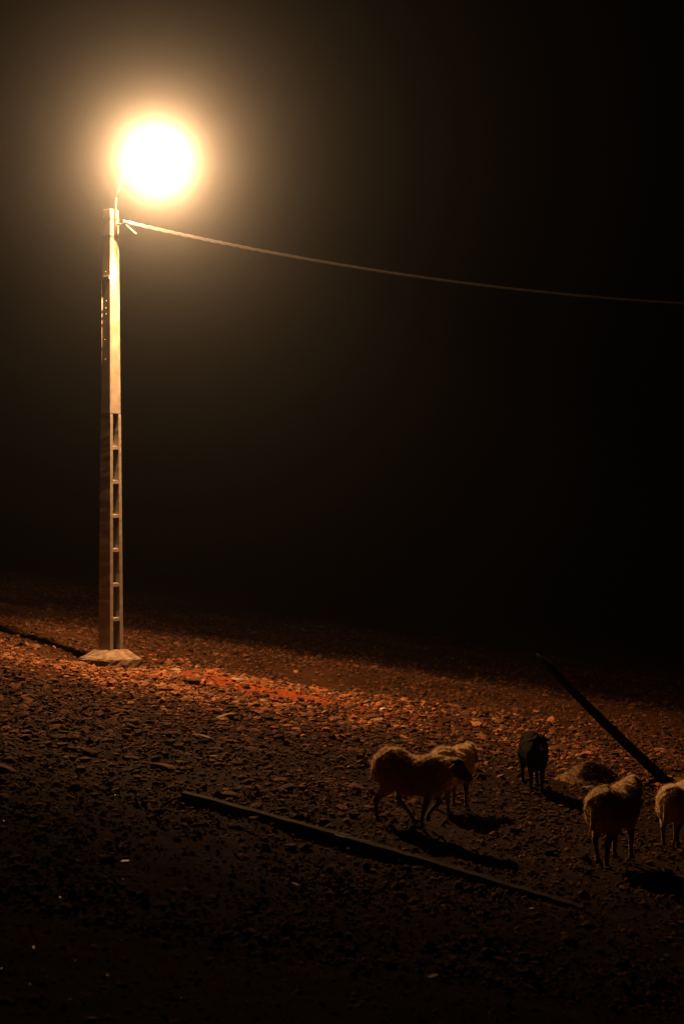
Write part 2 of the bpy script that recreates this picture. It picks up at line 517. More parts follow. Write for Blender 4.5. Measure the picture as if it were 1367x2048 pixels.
# cobra-head housing
bm = bmesh.new()
bmesh.ops.create_uvsphere(bm, u_segments=24, v_segments=14, radius=1.0)
geom = bm.verts[:] + bm.edges[:] + bm.faces[:]
bmesh.ops.bisect_plane(bm, geom=geom, plane_co=(0, 0, 0), plane_no=(0, 0, -1), clear_outer=True)
for v in bm.verts:
    w = 0.13 if v.co.x > -0.2 else 0.13 + 0.09 * (v.co.x + 0.2)
    v.co = Vector((v.co.x * 0.34, v.co.y * w, v.co.z * 0.10))
hous = link('housing', bm_mesh('housing', bm, True), M['steel'], lamp)
hous.location = (REACH, side, HL + 0.055)
sol = hous.modifiers.new('thickness', 'SOLIDIFY'); sol.thickness = 0.006
bm = bmesh.new()
bmesh.ops.create_uvsphere(bm, u_segments=24, v_segments=14, radius=1.0)
for v in bm.verts:
    v.co = Vector((v.co.x * 0.17, v.co.y * 0.10, (v.co.z * 0.075 if v.co.z < 0 else v.co.z * 0.02)))
m, nt, b, out = new_mat('lit_lens')
em = nt.nodes.new('ShaderNodeEmission')
em.inputs['Color'].default_value = (1.0, 0.72, 0.42, 1)
em.inputs['Strength'].default_value = 60.0
nt.links.new(em.outputs[0], out.inputs['Surface'])
lens = link('lens', bm_mesh('lens', bm, True), m, lamp)
lens.location = (REACH, side, HL + 0.048)

ld = bpy.data.lights.new('lamp_light', 'POINT')
ld.energy = LAMP_POWER
ld.color = (1, 1, 1)
ld.shadow_soft_size = 0.09
ld.use_nodes = True
nt = ld.node_tree
em = nt.nodes.get('Emission') or nt.nodes.new('ShaderNodeEmission')
em.inputs['Color'].default_value = (*LAMP_COLOUR, 1)
# photometric distribution of the luminaire: full below and ahead, weak near the horizontal
tc = nt.nodes.new('ShaderNodeTexCoord')
dt = nt.nodes.new('ShaderNodeVectorMath'); dt.operation = 'DOT_PRODUCT'
dt.inputs[1].default_value = (0, 0, -1)
nt.links.new(tc.outputs['Normal'], dt.inputs[0])
fc = nt.nodes.new('ShaderNodeFloatCurve')
mrr = nt.nodes.new('ShaderNodeMapRange')
mrr.inputs['From Min'].default_value = -1; mrr.inputs['From Max'].default_value = 1
nt.links.new(dt.outputs['Value'], mrr.inputs['Value'])
nt.links.new(mrr.outputs['Result'], fc.inputs['Value'])
cv = fc.mapping.curves[0]
PROFILE = [((1 + math.cos(math.radians(a_))) / 2, v_) for a_, v_ in
           ((180, 0.1), (100, 0.18), (80, 0.22), (67, 0.21), (61, 0.18), (56, 0.19), (52, 0.26), (49, 0.46), (46, 0.78), (43, 1.0), (36, 0.9), (26, 0.88), (15, 0.96), (0, 1.0))]
while len(cv.points) < len(PROFILE):
    cv.points.new(0.5, 0.5)
for p, (x, y) in zip(cv.points, PROFILE):
    p.location = (x, y)
fc.mapping.update()
nt.links.new(fc.outputs['Value'], em.inputs['Strength'])
lo = bpy.data.objects.new('lamp_light', ld)
C.objects.link(lo)
lo.parent = lamp
lo.location = (REACH, side, HL - 0.14)
lo.rotation_euler = (0, math.radians(-12), 0)     # luminaire tipped outwards

# ------------------------------------------------------------------ overhead cable
cab0 = pix(247, 443, 25.75)
def cable_pt(x):      # photo row of the bundle at photo column x
    t = (x - 247.0) / 1120.0
    return 443.0 + 262.0 * t - 98.0 * t * t
cable = empty('overhead_cable', cab0)
tag(cable, 'twisted overhead cable bundle running from the pole top out to the right', 'cable')
def centre(i, n):
    x = 247 + i / n * 1750
    t = (x - 247) / 1120
    return pix(x, cable_pt(x) if t < 1.2 else cable_pt(247 + 1120 * 1.2) + (x - 247 - 1344) * 0.02, 25.75 + 16.0 * t)
NSEG = 900
for s in range(3):
    pts = []
    rad = []
    for i in range(NSEG + 1):
        c = centre(i, NSEG) - cab0
        a = 2 * math.pi * (i / NSEG * 30) + s * 2 * math.pi / 3
        pts.append(c + 0.020 * Vector((0.1 * math.cos(a), math.cos(a), math.sin(a))))
    bm = tube(pts, 0.0155, 7)
    link('strand', bm_mesh('strand', bm, True), M['cable'], cable)
hk = [Vector((PX, PY, PZ + zpix(450))) + NV * 0.09 + UV * 0.05 - cab0]
hk.append(hk[0] + NV * 0.10)
hk.append(Vector((0.0, 0.0, 0.0)))
bm = tube([hk[0], hk[1], hk[1] * 0.4 + Vector((0, 0, -0.03)), Vector((0.02, 0, 0))], 0.018, 8)
link('hook', bm_mesh('hook', bm, True), M['steel'], cable)
bm = tube([Vector((0.02, 0, -0.01)), Vector((0.11, 0, -0.03)), Vector((0.26, 0.01, -0.065))], [0.03, 0.042, 0.03], 8)
link('clamp', bm_mesh('clamp', bm, True), M['steel'], cable)
# spare tails hanging under the clamp
for k, ((xa, ya), (xb, yb), (xc, yc), r) in enumerate([((252, 450), (262, 459), (272, 468), 0.017)]):
    P = [pix(xa, ya, 25.7) - cab0, pix(xb, yb, 25.7) - cab0, pix(xc, yc, 25.6) - cab0]
    pp = []
    for i in range(25):
        t = i / 24
        q = P[0] * (1 - t) ** 2 + P[1] * 2 * t * (1 - t) + P[2] * t * t
        if k:
            q = q + Vector((0, math.cos(t * 40), math.sin(t * 40))) * 0.03 * t
        pp.append(q)
    bm = tube(pp, r, 6)
    link('tail', bm_mesh('tail', bm, True), M['dull_iron'], cable)

# ------------------------------------------------------------------ sheep
def sd_caps(P, a, b, ra, rb):
    a = np.array(a, float); b = np.array(b, float)
    ab = b - a
    t = np.clip(((P - a) @ ab) / max(ab @ ab, 1e-9), 0, 1)
    d = np.linalg.norm(P - a - t[..., None] * ab, axis=-1)
    return d - (ra + (rb - ra) * t)

def sd_ell(P, c, r):
    q = (P - np.array(c, float)) / np.array(r, float)
    k0 = np.linalg.norm(q, axis=-1)
    k1 = np.linalg.norm(q / np.array(r, float), axis=-1)
    return k0 * (k0 - 1.0) / np.maximum(k1, 1e-6)

def smin(a, b, k):
    h = np.clip(0.5 + 0.5 * (b - a) / k, 0, 1)
    return b * (1 - h) + a * h - k * h * (1 - h)

def surface_nets(f, origin, step):
    s = f < 0
    nx, ny, nz = f.shape
    acc = np.zeros((nx - 1, ny - 1, nz - 1, 3)); cnt = np.zeros((nx - 1, ny - 1, nz - 1))
    offs = [(i, j, k) for i in (0, 1) for j in (0, 1) for k in (0, 1)]
    def cell(o, arr):
        return arr[o[0]:nx - 1 + o[0], o[1]:ny - 1 + o[1], o[2]:nz - 1 + o[2]]
    for ax in range(3):
        for o in offs:
            if o[ax]:
                continue
            o2 = list(o); o2[ax] = 1
            a = cell(o, f); b = cell(o2, f)
            cross = (a < 0) != (b < 0)
            t = np.where(cross, a / np.where(cross, a - b, 1), 0)
            for c in range(3):
                acc[..., c] += np.where(cross, o[c] + (t if c == ax else 0), 0)
            cnt += cross
    act = cnt > 0
    ids = -np.ones(act.shape, dtype=np.int64)
    ids[act] = np.arange(act.sum())
    ijk = np.argwhere(act)
    V = (ijk + acc[act] / cnt[act][:, None]) * step + origin
    faces = []
    for ax in range(3):
        sl0 = [slice(None)] * 3; sl1 = [slice(None)] * 3
        sl0[ax] = slice(0, -1); sl1[ax] = slice(1, None)
        a = s[tuple(sl0)]; b = s[tuple(sl1)]
        e = np.argwhere(a != b)
        u, v = (ax + 1) % 3, (ax + 2) % 3
        ok = (e[:, u] > 0) & (e[:, v] > 0) & (e[:, u] < f.shape[u] - 1) & (e[:, v] < f.shape[v] - 1)
        e = e[ok]
        flip = ~a[e[:, 0], e[:, 1], e[:, 2]]
        q = []
        for du, dv in ((-1, -1), (0, -1), (0, 0), (-1, 0)):
            c = e.copy(); c[:, u] += du; c[:, v] += dv
            q.append(ids[c[:, 0], c[:, 1], c[:, 2]])
        q = np.stack(q, 1)
        q[flip] = q[flip][:, ::-1]
        faces.append(q)
    return V, np.concatenate(faces)

def make_sheep(name, label, loc, heading, size, p, hide, fleece, seed, goat=False):
    """p: pose; x forward, y to its left, z up, for a back height of about 0.72 m"""
    r = np.random.default_rng(seed)
    step = 0.0095
    lo = np.array([-0.58, -0.30, -0.02]); hi = np.array([0.82, 0.30, 0.92])
    n = np.ceil((hi - lo) / step).astype(int)
    ax = [lo[k] + np.arange(n[k]) * step for k in range(3)]
    P = np.stack(np.meshgrid(*ax, indexing='ij'), -1).astype(np.float32)
    fat = p.get('fat', 1.0)
    rz = p.get('rump', 0.0)
    T = sd_ell(P, (-0.19, 0, 0.505 + rz), (0.205, 0.165 * fat, 0.195))
    T = smin(T, sd_ell(P, (0.0, 0, 0.462), (0.27, 0.175 * fat, 0.185)), 0.06)
    T = smin(T, sd_ell(P, (0.19, 0, 0.47), (0.18, 0.145 * fat, 0.19)), 0.06)
    hx, hy, hz = p['poll']                      # top of the neck
    mx_, my_, mz_ = p['nose']
    N1 = sd_caps(P, (0.22, 0, 0.53), (hx, hy, hz), 0.125, 0.078)
    T = smin(T, N1, 0.07)
    lump = 0.010 * np.sin(P[..., 0] * 31 + seed) * np.sin(P[..., 1] * 37 + 2 * seed) * np.sin(P[..., 2] * 29)
    lump += 0.006 * np.sin(P[..., 0] * 67 + 1.3) * np.sin(P[..., 1] * 71) * np.sin(P[..., 2] * 59 + seed)
    torso = T + lump
    # head: skull to muzzle, jaw, ears
    H = sd_caps(P, (hx + 0.02, hy, hz), (mx_, my_, mz_), 0.068, 0.036)
    jv = np.array([mx_ - hx, my_ - hy, mz_ - hz]); jv = jv / np.linalg.norm(jv)
    H = smin(H, sd_caps(P, np.array([hx, hy, hz]) + jv * 0.05 - np.array([0, 0, 0.03]), np.array([mx_, my_, mz_]) - np.array([0, 0, 0.018]), 0.05, 0.03), 0.03)
    sidev = np.cross(jv, (0, 0, 1.0)); sidev = sidev / np.linalg.norm(sidev)
    upv = np.cross(sidev, jv)
    for s in (-1, 1):
        a = np.array([hx, hy, hz]) + s * sidev * 0.055 + upv * 0.03
        e = a + s * sidev * (0.075 if not goat else 0.085) - upv * p.get('ear_droop', 0.05) - jv * 0.025
        H = smin(H, sd_caps(P, a, e, 0.022, 0.012), 0.015)
        if goat:
            hb = np.array([hx, hy, hz]) + s * sidev * 0.03 + upv * 0.05
            H = smin(H, sd_caps(P, hb, hb + upv * 0.055 + s * sidev * 0.02 - jv * 0.02, 0.016, 0.008), 0.012)
    body = smin(torso, H, 0.035)
    # legs: hip or shoulder, knee, hock, fetlock, hoof
    for leg in p['legs']:
        rad = leg.get('r', (0.085, 0.058, 0.026, 0.0185, 0.024))
        pts = leg['pts']
        D = None
        for k in range(len(pts) - 1):
            c = sd_caps(P, pts[k], pts[k + 1], rad[k], rad[k + 1])
            D = c if D is None else smin(D, c, 0.012)
        body = smin(body, D, 0.03)
    tail = sd_caps(P, (-0.375, 0.0, 0.52 + rz), (-0.405, 0.01, 0.36), 0.032, 0.02)
    body = smin(body, tail, 0.02)
    V, Fq = surface_nets(body, lo, step)
    root = empty(name, loc, (0, 0, heading))
    root.scale = (size, size, size)
    tag(root, label, 'sheep' if not goat else 'goat')
    me = mesh_np('body', V, Fq, True)
    bo = link('body', me, hide, root)
    # fleece: locks standing off the trunk
    ii = np.clip(np.round((V - lo) / step).astype(int), 0, n - 1)
    onto = np.abs(torso[ii[:, 0], ii[:, 1], ii[:, 2]]) < 0.022
    Hh = H[ii[:, 0], ii[:, 1], ii[:, 2]]
    onto &= Hh > 0.02
    gr = np.gradient(body, step)
    G = np.stack([g[ii[:, 0], ii[:, 1], ii[:, 2]] for g in gr], -1)
    G /= np.linalg.norm(G, axis=1)[:, None] + 1e-9
    cand = np.where(onto)[0]
    cnt = 5000
    pick = r.choice(cand, cnt)
    nrm = G[pick]
    base = V[pick] + r.normal(0, 0.005, (cnt, 3)) - nrm * 0.006
    d = nrm * 1.5 + r.normal(0, 0.45, (cnt, 3)) + np.array([-0.2, 0, -0.2])
    d /= np.linalg.norm(d, axis=1)[:, None]
    L = r.uniform(0.010, 0.026, cnt)[:, None] * (1.0 if not goat else 0.6)
    w = np.cross(d, r.normal(0, 1, (cnt, 3))); w /= np.linalg.norm(w, axis=1)[:, None]
    w *= r.uniform(0.0012, 0.003, cnt)[:, None]
    curl = np.cross(w, d) * 1.2
    v0 = base - w; v1 = base + w
    v2 = base + d * L * 0.6 + w * 0.7 + curl; v3 = base + d * L * 0.6 - w * 0.7 + curl
    v4 = base + d * L - curl + w * 0.15; v5 = base + d * L - curl - w * 0.15
    VV = np.stack([v0, v1, v2, v3, v4, v5], 1).reshape(-1, 3)
    b6 = np.arange(cnt)[:, None] * 6
    FF = np.concatenate([b6 + np.array([0, 1, 2, 3]), b6 + np.array([3, 2, 4, 5])])
    link('wool', mesh_np('wool', VV, FF), fleece, root)
    # hooves and eyes
    for leg in p['legs']:
        h = leg['pts'][-1]
        bmh = bmesh.new()
        for s in (-1, 1):
            bmesh.ops.create_cone(bmh, cap_ends=True, segments=8, radius1=0.019, radius2=0.014, depth=0.045,
                                  matrix=Matrix.Translation((h[0] + 0.012, h[1] + s * 0.0115, h[2] - 0.004)) @ Matrix.Rotation(0.18, 4, 'Y'))
        link('hoof', bm_mesh('hoof', bmh), M['hoof'], root)
    for s in (-1, 1):
        e = np.array([hx, hy, hz]) + jv * 0.075 + s * sidev * 0.055 + upv * 0.022
        bme = bmesh.new()
        bmesh.ops.create_icosphere(bme, subdivisions=2, radius=0.011, matrix=Matrix.Translation(Vector(e)))
        link('eye', bm_mesh('eye', bme, True), M['black_eye'], root)
    return root

def hind(y, knee, hock, fet, hoof):
    return {'pts': [(-0.20, y, 0.42), (knee[0], y, knee[1]), (hock[0], y, hock[1]), (fet[0], y, fet[1]), (hoof[0], y, hoof[1])]}
def fore(y, elbow, knee, fet, hoof):
    return {'pts': [(0.19, y, 0.42), (elbow[0], y, elbow[1]), (knee[0], y, knee[1]), (fet[0], y, fet[1]), (hoof[0], y, hoof[1])],
            'r': (0.075, 0.05, 0.026, 0.018, 0.023)}

LR = 1   # +y is the animal's left: for one that walks to the right, its near side is its right (-y)
walk = {'rump': 0.02, 'poll': (0.415, 0.0, 0.575), 'nose': (0.54, 0.02, 0.475), 'legs': [
    hind(-0.085, (-0.22, 0.34), (-0.335, 0.235), (-0.325, 0.07), (-0.315, 0.02)),
    hind(0.085, (-0.13, 0.33), (-0.17, 0.225), (-0.04, 0.08), (-0.01, 0.02)),
    fore(-0.075, (0.19, 0.33), (0.15, 0.20), (0.11, 0.07), (0.115, 0.02)),
    fore(0.075, (0.22, 0.33), (0.235, 0.21), (0.14, 0.10), (0.125, 0.055))]}
stand = {'rump': 0.015, 'poll': (0.40, 0.0, 0.60), 'nose': (0.55, 0.0, 0.47), 'legs': [
    hind(-0.085, (-0.17, 0.33), (-0.27, 0.23), (-0.25, 0.07), (-0.24, 0.02)),
    hind(0.085, (-0.16, 0.33), (-0.24, 0.23), (-0.21, 0.07), (-0.20, 0.02)),
    fore(-0.07, (0.19, 0.33), (0.20, 0.205), (0.195, 0.07), (0.20, 0.02)),
    fore(0.07, (0.19, 0.33), (0.18, 0.205), (0.17, 0.07), (0.175, 0.02))]}
head_up = dict(stand); head_up.update({'fat': 0.84, 'poll': (0.37, 0.0, 0.665), 'nose': (0.52, 0.02, 0.57), 'rump': 0.0})
cross = dict(stand); cross.update({'poll': (0.38, 0.0, 0.625), 'nose': (0.53, 0.0, 0.53), 'rump': 0.0, 'legs': [
    hind(-0.075, (-0.17, 0.33), (-0.27, 0.23), (-0.30, 0.07), (-0.30, 0.02)),
    hind(0.075, (-0.15, 0.33), (-0.22, 0.23), (-0.17, 0.07), (-0.15, 0.02)),
    fore(-0.07, (0.19, 0.33), (0.21, 0.205), (0.205, 0.07), (0.21, 0.02)),
    fore(0.07, (0.19, 0.33), (0.18, 0.205), (0.16, 0.07), (0.165, 0.02))]})

def put_sheep(px, py, heading, size, pose, label, seed, hide='hide', fleece='fleece', goat=False, name='sheep'):
    g = on_ground(px, py)
    return make_sheep(name, label, (g.x, g.y, g.z + 0.005), math.radians(heading), size, pose, M[hide], M[fleece], seed, goat)

put_sheep(824, 1650, -20, 1.0, walk, 'large woolly sheep walking to the right with lowered head, in front of another', 1)
put_sheep(903, 1620, 58, 0.95, stand, 'smaller sheep half hidden behind the head of the large walking one', 2)
put_sheep(1226, 1724, 54, 1.04, cross, 'sheep standing below the leaning post with its head level with its back', 4)
put_sheep(1352, 1692, 60, 0.93, stand, 'sheep cut off by the right edge of the picture', 5)
put_sheep(1066, 1580, -86, 0.96, head_up, 'black goat with small horns facing the camera on the rubble', 3, 'black_hide', 'black_fleece', True, 'goat')

# ------------------------------------------------------------------ timber
a = on_ground(366, 1604); b = on_ground(1165, 1822)
log = empty('fallen_beam', a)
tag(log, 'long dark timber beam lying slantwise across the ground below the sheep', 'beam')
NB = 40
ax_d = (b - a).normalized()
ac = Vector((-ax_d.y, ax_d.x, 0)).normalized()
bm = bmesh.new()
rings = []
for i in range(NB + 1):
    t = i / NB
    q = a.lerp(b, t)
    q.z += 0.012 * math.sin(t * 3.1) - 0.03 * t * t
    hw = 0.045 + random.uniform(-0.003, 0.003); hh = (0.10 - 0.035 * t) + random.uniform(-0.004, 0.004)
    c = q - a
    ring = []
    for (u_, v_) in ((-1, -0.5), (1, -0.5), (1, 0.88), (0.82, 1.0), (-0.82, 1.0), (-1, 0.88)):
        ring.append(bm.verts.new(c + ac * hw * u_ + Vector((0, 0, hh * v_ + random.uniform(-0.002, 0.002)))))
    rings.append(ring)
for i in range(NB):
    for k in range(6):
        bm.faces.new((rings[i][k], rings[i][(k + 1) % 6], rings[i + 1][(k + 1) % 6], rings[i + 1][k]))
bm.faces.new(rings[0][::-1]); bm.faces.new(rings[-1])
link('timber', bm_mesh('timber', bm), M['old_timber'], log)
q1 = on_ground(322, 1616) - a
bm = tube([Vector((0.03, 0, 0.06)), q1 * 0.5 + Vector((0, 0, 0.05)), q1 + Vector((0, 0, 0.005))], [0.02, 0.014, 0.008], 8)
link('splinter', bm_mesh('splinter', bm, True), M['old_timber'], log)
pk_ = a.lerp(b, 0.44) - a
bm = bmesh.new()
ring = []
for s_ in (-0.05, 0.05):
    for (u_, v_) in ((-0.051, 0.035), (-0.051, 0.091), (0.051, 0.091), (0.051, 0.035)):
        ring.append(bm.verts.new(pk_ + ax_d * s_ + ac * u_ + Vector((0, 0, v_))))
for k in range(3):
    bm.faces.new((ring[k], ring[k + 1], ring[k + 5], ring[k + 4]))
sp = link('iron_strap', bm_mesh('iron_strap', bm), M['dull_iron'], log)
md = sp.modifiers.new('thickness', 'SOLIDIFY'); md.thickness = 0.004

foot = on_ground(1334, 1566)
post = empty('leaning_post', foot)
tag(post, 'dark wooden post leaning to the left out of the slope, beyond the sheep', 'post')
top = pix(1072, 1307, foot.y + 0.35) - foot
dirv = top.normalized()
pts = [-dirv * 0.35]; rad = [0.076]
for i in range(25):
    t = i / 24
    pts.append(top * t + Vector((0, 0, -0.03 * math.sin(t * math.pi))))
    rad.append((0.075 - 0.022 * t) * (1.0 if i < 23 else 0.55 if i == 23 else 0.2) + random.uniform(-0.002, 0.002))
bm = tube(pts, rad, 12)
link('shaft', bm_mesh('shaft', bm, True), M['post_wood'], post)
# ------------------------------------------------------------------ straw heap
hp = on_ground(1190, 1570)
heap = empty('straw_heap', hp)
tag(heap, 'low heap of dry straw to the right of the black goat', 'heap')
nu, nv = 40, 16
V = []; Fc = []
for j in range(nv + 1):
    for i in range(nu):
        rr = j / nv
        a_ = 2 * math.pi * i / nu
        x = 0.54 * rr * math.cos(a_) * (1 + 0.1 * math.sin(3 * a_)); y = 0.30 * rr * math.sin(a_)
        z = 0.25 * (1 - rr ** 2) ** 1.2 * (1 + 0.25 * math.sin(a_ * 2 + 1)) + 0.02 * random.uniform(-1, 1)
        zg = float(ground_h(hp.x + x, hp.y + y)) - hp.z
        V.append((x, y, zg + z - 0.03))
for j in range(nv):
    for i in range(nu):
        Fc.append((j * nu + i, (j + 1) * nu + i, (j + 1) * nu + (i + 1) % nu, j * nu + (i + 1) % nu))
link('core', mesh_np('core', np.array(V), np.array(Fc), True), M['straw'], heap)

def blades(P, D, L, W):
    """flat tapering blades: P roots, D directions, L lengths, W widths"""
    n = len(P)
    w = np.cross(D, rng.normal(0, 1, (n, 3))); w /= np.linalg.norm(w, axis=1)[:, None] + 1e-9
    w *= W[:, None]
    sag = np.zeros((n, 3)); sag[:, 2] = -0.25 * L * rng.uniform(0, 1, n)
    v = np.stack([P - w, P + w, P + D * L[:, None] * 0.55 + w * 0.8, P + D * L[:, None] * 0.55 - w * 0.8,
                  P + D * L[:, None] + sag + w * 0.3, P + D * L[:, None] + sag - w * 0.3], 1).reshape(-1, 3)
    b6 = np.arange(n)[:, None] * 6
    f = np.concatenate([b6 + np.array([0, 1, 2, 3]), b6 + np.array([3, 2, 4, 5])])
    return v, f
Vn = np.array(V)
pk = Vn[rng.integers(0, len(Vn), 2600)] + rng.normal(0, 0.012, (2600, 3))
D = rng.normal(0, 1, (2600, 3)); D[:, 2] = np.abs(D[:, 2]) * 0.35; D /= np.linalg.norm(D, axis=1)[:, None]
v, f = blades(pk, D, rng.uniform(0.03, 0.09, 2600), rng.uniform(0.0015, 0.003, 2600))
st = link('stalks', mesh_np('stalks', v, f), M['straw'], heap)
st['kind'] = 'stuff'

# ------------------------------------------------------------------ stones
ico = bmesh.new(); bmesh.ops.create_icosphere(ico, subdivisions=1, radius=1.0)
IV = np.array([v.co[:] for v in ico.verts]); IF = np.array([[v.index for v in f.verts] for f in ico.faces]); ico.free()
def scatter(n, dmin, dmax, power):
    """ground points spread over the field in view, thinning with distance"""
    u = rng.uniform(0, 1, n)
    k = 2 - power
    d = (dmin ** k + u * (dmax ** k - dmin ** k)) ** (1 / k)
    x = rng.uniform(-0.29, 0.29, n) * d
    return x, d
def stone_batch(x, y, size, sink=0.35, flat=(0.4, 0.75)):
    n = len(x)
    z = ground_h(x, y)
    sc = np.stack([size * rng.uniform(0.75, 1.3, n), size * rng.uniform(0.6, 1.1, n), size * rng.uniform(*flat, n)], -1)
    a = rng.uniform(0, 2 * np.pi, n); tx = rng.normal(0, 0.3, n)
    v = IV[None] * (1 + rng.normal(0, 0.20, (n, len(IV), 1))) * sc[:, None, :]
    ct, stt = np.cos(tx)[:, None], np.sin(tx)[:, None]
    v = np.stack([v[..., 0], v[..., 1] * ct - v[..., 2] * stt, v[..., 1] * stt + v[..., 2] * ct], -1)
    ca, sa = np.cos(a)[:, None], np.sin(a)[:, None]
    v = np.stack([v[..., 0] * ca - v[..., 1] * sa, v[..., 0] * sa + v[..., 1] * ca, v[..., 2]], -1)
    v += np.stack([x, y, z + sc[:, 2] * (1 - 2 * sink)], -1)[:, None, :]
    f = IF[None] + (np.arange(n) * len(IV))[:, None, None]
    return v.reshape(-1, 3), f.reshape(-1, 3)
def red_patch(x, y):
    a_, b_ = ((x + 1.1) * 0.85 - (y - 24.1) * 0.53) * 0.45, ((x + 1.1) * 0.53 + (y - 24.1) * 0.85) * 1.15
    return a_ ** 2 + b_ ** 2 < 1.0
def rubble_mask(x, y):
    return 0.50 + 1.7 * fbm(x * 0.5, y * 0.5, 77, 3)
x, y = scatter(44000, 6.8, 48.0, 1.15)
keep = rng.uniform(0, 1, len(x)) < np.clip(rubble_mask(x, y) + 0.35, 0.2, 1)
keep &= ~red_patch(x, y) | (rng.uniform(0, 1, len(x)) < 0.5)
x, y = x[keep], y[keep]
size = np.clip(np.exp(rng.normal(math.log(0.021), 0.45, len(x))) * (0.5 + 0.9 * smooth(9, 24, y)), 0.007, 0.06)
v1_, f1_ = stone_batch(x, y, size)
x, y = scatter(24000, 13.0, 44.0, 0.9)
keep = rng.uniform(0, 1, len(x)) < np.clip(rubble_mask(x, y) * 1.1 * smooth(12, 17, y), 0.02, 1)
keep &= ~red_patch(x, y) | (rng.uniform(0, 1, len(x)) < 0.25)
x, y = x[keep], y[keep]
size = np.clip(np.exp(rng.normal(math.log(0.027), 0.55, len(x))), 0.01, 0.085)
v2_, f2_ = stone_batch(x, y, size, 0.3, (0.3, 0.75))
x, y = scatter(30000, 8.5, 21.0, 0.9)
keep = rng.uniform(0, 1, len(x)) < np.clip(0.65 + 1.3 * fbm(x * 0.9, y * 0.9, 91, 3), 0.1, 1)
x, y = x[keep], y[keep]
v3_, f3_ = stone_batch(x, y, np.clip(np.exp(rng.normal(math.log(0.015), 0.5, len(x))), 0.006, 0.05), 0.25, (0.4, 0.9))
v = np.concatenate([v1_, v2_, v3_]); f = np.concatenate([f1_, f2_ + len(v1_), f3_ + len(v1_) + len(v2_)])
g = link('gravel', mesh_np('gravel', v, f), M['stone'])
n_ = 17000  # paler stones massed on the brightest ground, lifting the lamp light by colour
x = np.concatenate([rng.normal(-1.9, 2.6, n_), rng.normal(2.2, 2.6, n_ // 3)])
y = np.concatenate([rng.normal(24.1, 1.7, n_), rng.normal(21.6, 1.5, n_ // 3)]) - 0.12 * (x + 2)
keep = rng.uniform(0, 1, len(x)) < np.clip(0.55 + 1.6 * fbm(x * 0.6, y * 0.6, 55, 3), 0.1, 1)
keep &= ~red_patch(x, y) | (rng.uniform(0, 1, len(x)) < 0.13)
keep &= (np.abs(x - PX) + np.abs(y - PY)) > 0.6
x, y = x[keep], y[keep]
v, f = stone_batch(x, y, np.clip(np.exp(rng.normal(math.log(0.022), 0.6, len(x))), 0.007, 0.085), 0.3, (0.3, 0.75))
g2 = link('lamp_tinted_gravel', mesh_np('lamp_tinted_gravel', v, f), M['lamp_tint'])
tag(g2, 'gravel coloured paler where the lamp light falls, in front of the concrete pole', 'gravel', kind='stuff')
tag(g, 'scattered gravel and small stones covering the ground', 'gravel', kind='stuff')

# countable stones
protos = []
for k in range(10):
    bm = bmesh.new()
    bmesh.ops.create_icosphere(bm, subdivisions=2, radius=1.0)
    rr = random.Random(100 + k)
    cuts = [(Vector((rr.uniform(-1, 1), rr.uniform(-1, 1), rr.uniform(-1, 1))).normalized(), rr.uniform(0.45, 0.8)) for _ in range(7)]
    for vt in bm.verts:
        for nn, dd in cuts:
            e = vt.co.dot(nn) - dd
            if e > 0:
                vt.co -= nn * e * 0.9
        vt.co *= 1 + rr.uniform(-0.04, 0.04)
        vt.co.z *= 0.5
    protos.append(bm_mesh('stone', bm))
for me in protos:
    me.materials.append(M['stone'])
def stone(x, y, s, label, group=None, mesh=None, mat=None, squash=(1, 1, 1), rot=None, name='stone'):
    me = mesh or random.choice(protos)
    if mat is not None:
        me = me.copy(); me.materials.clear(); me.materials.append(mat)
    o = bpy.data.objects.new(name, me)
    C.objects.link(o)
    o.location = (x, y, float(ground_h(x, y)) + 0.22 * s * squash[2])
    o.rotation_euler = (random.uniform(-0.25, 0.25), random.uniform(-0.25, 0.25), random.uniform(0, 6.28) if rot is None else rot)
    o.scale = (s * squash[0], s * squash[1], s * squash[2])
    tag(o, label, 'stone', group)
    return o
def zone(sx, sy):
    if sx < 300:
        if sy < 1318: return 'on the rising bank behind the concrete pole'
        if sy < 1440: return 'just in front of the concrete pole'
        return 'in the dim stretch along the left edge'
    if sx < 720:
        if sy < 1400 and sy < 1290 + 0.2 * (sx - 300): return 'on the far slope beyond the red bank'
        if sy < 1470: return 'on and around the red bank'
        return 'between the red bank and the fallen beam'
    if sx < 1010:
        return 'on the slope behind the large walking sheep' if sy < 1500 else 'around the feet of the walking sheep'
    if sx < 1120:
        return 'on the slope behind the black goat' if sy < 1470 else 'around the feet of the black goat'
    return 'on the far slope around the leaning post' if sy < 1560 else 'around the sheep at the right'
placed = 0
while placed < 290:
    sx = random.uniform(-20, 1390)
    sy = random.choice([random.uniform(1215, 1320), random.uniform(1320, 1470), random.uniform(1320, 1470), random.uniform(1400, 1650)])
    if sy < 1200 + 0.13 * sx + 25:
        continue
    if 130 < sx < 300 and 1260 < sy < 1350:
        continue
    q = on_ground(sx, sy)
    s = random.uniform(0.032, 0.065)
    big = random.random() < 0.16
    if big:
        s = random.uniform(0.085, 0.12)
    z_ = zone(sx, sy)
    kind_ = 'larger angular brown stone' if big else 'fist-sized brown stone'
    stone(q.x, q.y, s, kind_ + ' ' + z_, ('larger stones ' if big else 'small stones ') + z_)
    placed += 1
